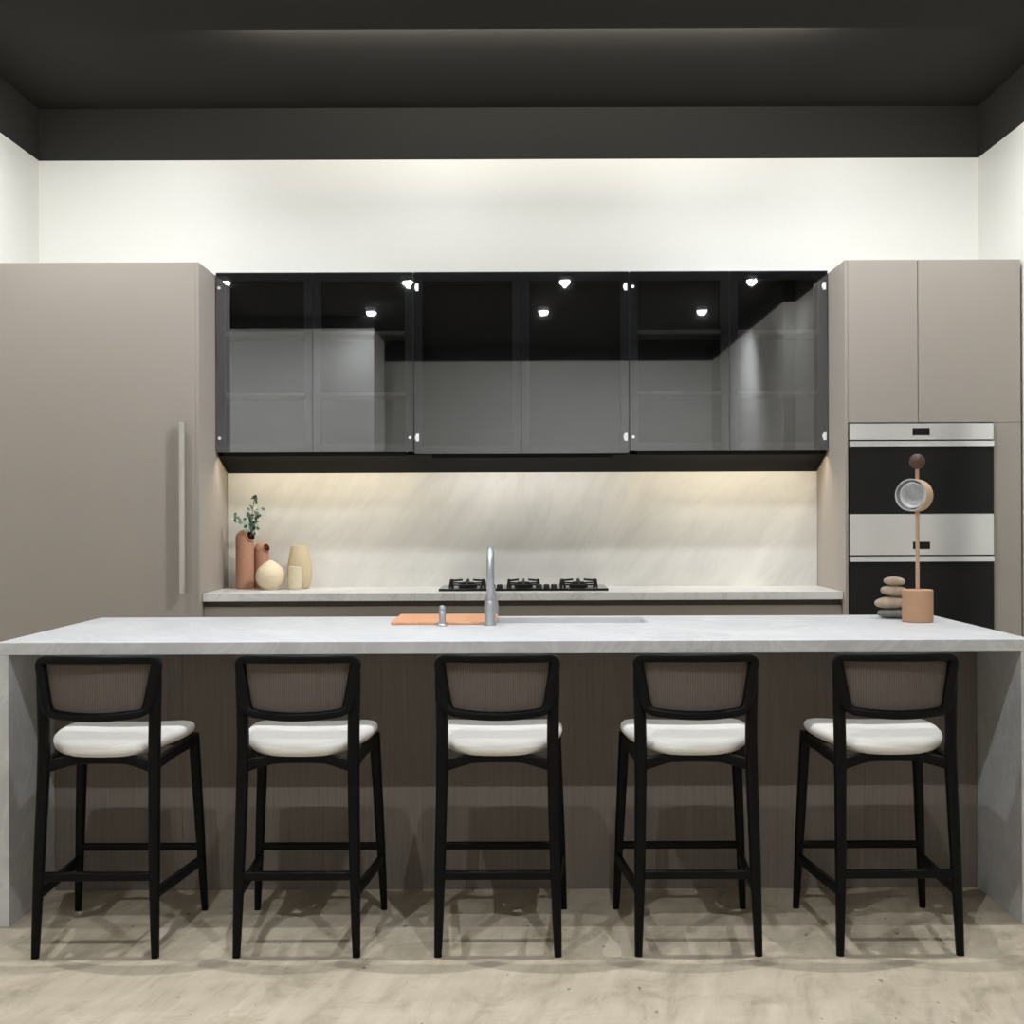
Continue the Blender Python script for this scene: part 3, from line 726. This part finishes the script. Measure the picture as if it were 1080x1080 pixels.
# ------------------------------------------------------------------ counter stools
def make_stool():
    """local frame: x across, y towards the island, z up; seat-level rear legs at y = 0"""
    t = thing('counter_stool', (0, 0, 0), '', 'stool', 'stools along the island')
    for s in (-1, 1):
        pts = spline([(s*0.1805, -0.040, 0), (s*0.1745, -0.026, 0.25), (s*0.1685, 0.0, 0.56), (s*0.1690, 0.004, 0.70), (s*0.1735, 0.003, 0.82), (s*0.1752, 0.003, 0.884)], 6)
        bm = new(); sweep(bm, pts, lerp_sizes([(0.0115, 0.0125), (0.0165, 0.0165), (0.0185, 0.019), (0.0185, 0.0185), (0.0165, 0.017), (0.0135, 0.014)], len(pts)), n=18, power=2.5)
        part('leg', bm, M['black_wood'], t, smooth=50)
    for s in (-1, 1):
        pts = spline([(s*0.2135, 0.425, 0), (s*0.2010, 0.412, 0.28), (s*0.1860, 0.395, 0.600)], 6)
        bm = new(); sweep(bm, pts, lerp_sizes([(0.0105, 0.0115), (0.0155, 0.0155), (0.0180, 0.0180)], len(pts)), n=18, power=2.5)
        part('leg', bm, M['black_wood'], t, smooth=50)
    # rails under the seat
    bm = new()
    rail = spline([(-0.160, 0.002, 0.568), (-0.105, 0.020, 0.580), (-0.06, 0.030, 0.586), (0.06, 0.030, 0.586), (0.105, 0.020, 0.580), (0.160, 0.002, 0.568)], 5)
    sweep(bm, rail, lerp_sizes([(0.0185, 0.011), (0.0165, 0.011), (0.016, 0.012), (0.016, 0.012), (0.0165, 0.011), (0.0185, 0.011)], len(rail)), up=(0, 1, 0), n=12, power=4)
    for s in (-1, 1):
        sweep(bm, [(s*0.167, 0.01, 0.570), (s*0.176, 0.2, 0.578), (s*0.186, 0.39, 0.578)], (0.011, 0.017), up=(0, 0, 1), n=12, power=4)
    sweep(bm, [(-0.18, 0.395, 0.578), (0.18, 0.395, 0.578)], (0.011, 0.017), up=(0, 0, 1), n=12, power=4)
    part('seat_frame', bm, M['black_wood'], t, smooth=40)
    # footrests
    for nm, a, b, sz in (('stretcher', (-0.1745, -0.026, 0.241), (0.1745, -0.026, 0.241), (0.011, 0.0135)),
                         ('stretcher', (-0.2015, 0.413, 0.217), (0.2015, 0.413, 0.217), (0.010, 0.0125)),
                         ('stretcher', (-0.1755, -0.03, 0.188), (-0.2055, 0.418, 0.172), (0.010, 0.0165)),
                         ('stretcher', (0.1755, -0.03, 0.188), (0.2055, 0.418, 0.172), (0.010, 0.0165))):
        bm = new(); sweep(bm, [a, b], sz, up=(0, 0, 1), n=14, power=4); part(nm, bm, M['black_wood'], t, smooth=40)
    # cushion
    half = [(0, 0.0), (0.065, 0.003), (0.112, 0.018), (0.146, 0.048), (0.172, 0.095), (0.190, 0.15), (0.201, 0.215), (0.206, 0.285), (0.204, 0.34), (0.193, 0.378), (0.165, 0.395), (0.09, 0.401), (0, 0.402)]
    right = spline([(x, y, 0) for x, y in half], 4)
    out = right + [Vector((-p.x, p.y, 0)) for p in reversed(right[1:-1])]
    cen = Vector((0, 0.215, 0))
    prof = [(0.0, 0.600), (0.55, 0.601), (0.84, 0.604), (0.945, 0.609), (0.985, 0.617), (1.0, 0.626), (0.99, 0.635), (0.955, 0.643), (0.88, 0.648), (0.7, 0.6505), (0.4, 0.651), (0.0, 0.651)]
    bm = new(); rings = []
    def lift(p):                      # shallow saddle: the rim rises to the sides, the rear tip dips a little
        return 0.008*(abs(p.x)/0.2)**2 - 0.012*max(0.0, (0.12-p.y)/0.12) - 0.004
    for s, z in prof:
        if s == 0: rings.append([bm.verts.new((0, cen.y, z+lift(cen)))]); continue
        ring = []
        for p in out:
            w = cen+(p-cen)*s; ring.append(bm.verts.new((w.x, w.y, z+lift(w))))
        rings.append(ring)
    n = len(out)
    for A, B in zip(rings, rings[1:]):
        for k in range(n):
            k2 = (k+1) % n
            if len(A) == 1: bm.faces.new([A[0], B[k2], B[k]])
            elif len(B) == 1: bm.faces.new([A[k], A[k2], B[0]])
            else: bm.faces.new([A[k], A[k2], B[k2], B[k]])
    bmesh.ops.translate(bm, verts=bm.verts, vec=(0, -0.004, 0))
    part('seat', bm, M['fabric'], t, 'off white upholstered cushion', smooth='all')
    # back: a curved rounded frame with a woven panel inside
    def curve_y(x, z): return -0.050*(1-(x/0.178)**2) + 0.004
    corners = [(-0.1800, 0.894, 0.028), (0.1800, 0.894, 0.028), (0.150, 0.733, 0.026), (-0.150, 0.733, 0.026)]
    def loop2d(cs):
        pts = []; m = len(cs)
        for i in range(m):
            p = Vector(cs[i][:2]); a = (Vector(cs[i-1][:2])-p).normalized(); b = (Vector(cs[(i+1) % m][:2])-p).normalized(); r = cs[i][2]
            for k in range(7):
                tt = k/6; A = p+a*r; B = p+b*r
                pts.append((1-tt)**2*A+2*tt*(1-tt)*p+tt*tt*B)
            nx = Vector(cs[(i+1) % m][:2]); nb = nx-(nx-p).normalized()*cs[(i+1) % m][2]; st = p+b*r
            for k in range(1, 14): pts.append(st.lerp(nb, k/14))
        return pts
    L2 = loop2d(corners)
    def sag(x, z): return (-0.010*(1-(x/0.15)**2) if z < 0.78 else 0.003*(1-(x/0.17)**2))
    ring3 = [Vector((p.x, curve_y(p.x, p.y), p.y+sag(p.x, p.y))) for p in L2]
    bm = new(); m = len(ring3)
    # section: half height in the plane of the back, half depth towards the sitter
    rings = []
    for i, p in enumerate(ring3):
        tg = (ring3[(i+1) % m]-ring3[i-1]).normalized(); dep = Vector((0, 1, 0)); inn = tg.cross(dep).normalized(); dep = inn.cross(tg).normalized()
        hs = 0.0130+0.0030*max(0.0, min(1.0, (abs(tg.z)-0.5)/0.4)); hd = 0.0175
        ring = []
        for k in range(14):
            th = 2*math.pi*(k+0.5)/14; c, s = math.cos(th), math.sin(th)
            ring.append(bm.verts.new(p+inn*math.copysign(abs(c)**0.5, c)*hs+dep*math.copysign(abs(s)**0.5, s)*hd))
        rings.append(ring)
    for i in range(m):
        A, B = rings[i], rings[(i+1) % m]
        for k in range(14): bm.faces.new([A[k], A[(k+1) % 14], B[(k+1) % 14], B[k]])
    fr = part('back_frame', bm, M['black_wood'], t, smooth=50)
    bm = new(); nx_, nz_ = 24, 6; V = {}
    for side in (0, 1):
        for j in range(nz_+1):
            f = j/nz_; zlo, zhi = 0.735, 0.890; hw = 0.144+(0.1705-0.144)*f
            for i in range(nx_+1):
                x = -hw+2*hw*i/nx_; z = zlo+(zhi-zlo)*f; z += sag(x, zlo)*(1-f)+sag(x, zhi)*f
                V[side, i, j] = bm.verts.new((x, curve_y(x, z)+(0.008 if side == 0 else 0.014), z))
    for side in (0, 1):
        for i in range(nx_):
            for j in range(nz_):
                bm.faces.new([V[side, i, j], V[side, i+1, j], V[side, i+1, j+1], V[side, i, j+1]])
    for i in range(nx_):
        for j in (0, nz_): bm.faces.new([V[0, i, j], V[0, i+1, j], V[1, i+1, j], V[1, i, j]])
    for j in range(nz_):
        for i in (0, nx_): bm.faces.new([V[0, i, j], V[0, i, j+1], V[1, i, j+1], V[1, i, j]])
    part('back_panel', bm, M['weave'], t, 'woven taupe panel', smooth=50)
    return t
labels = ['black counter stool with an off white seat, nearest the left stone leg of the island',
          'black counter stool with off white seat, second from the left stone leg of the island',
          'black counter stool with an off white seat, middle of the row of five',
          'black counter stool with off white seat, second from the right stone leg of the island',
          'black counter stool with an off white seat, nearest the right stone leg of the island']
proto = make_stool()
for i, x in enumerate((-1.289, -0.684, -0.078, 0.525, 1.131)):
    o = proto if i == 0 else copy_tree(proto)
    o.location = (x, 3.860, 0); o['label'] = labels[i]
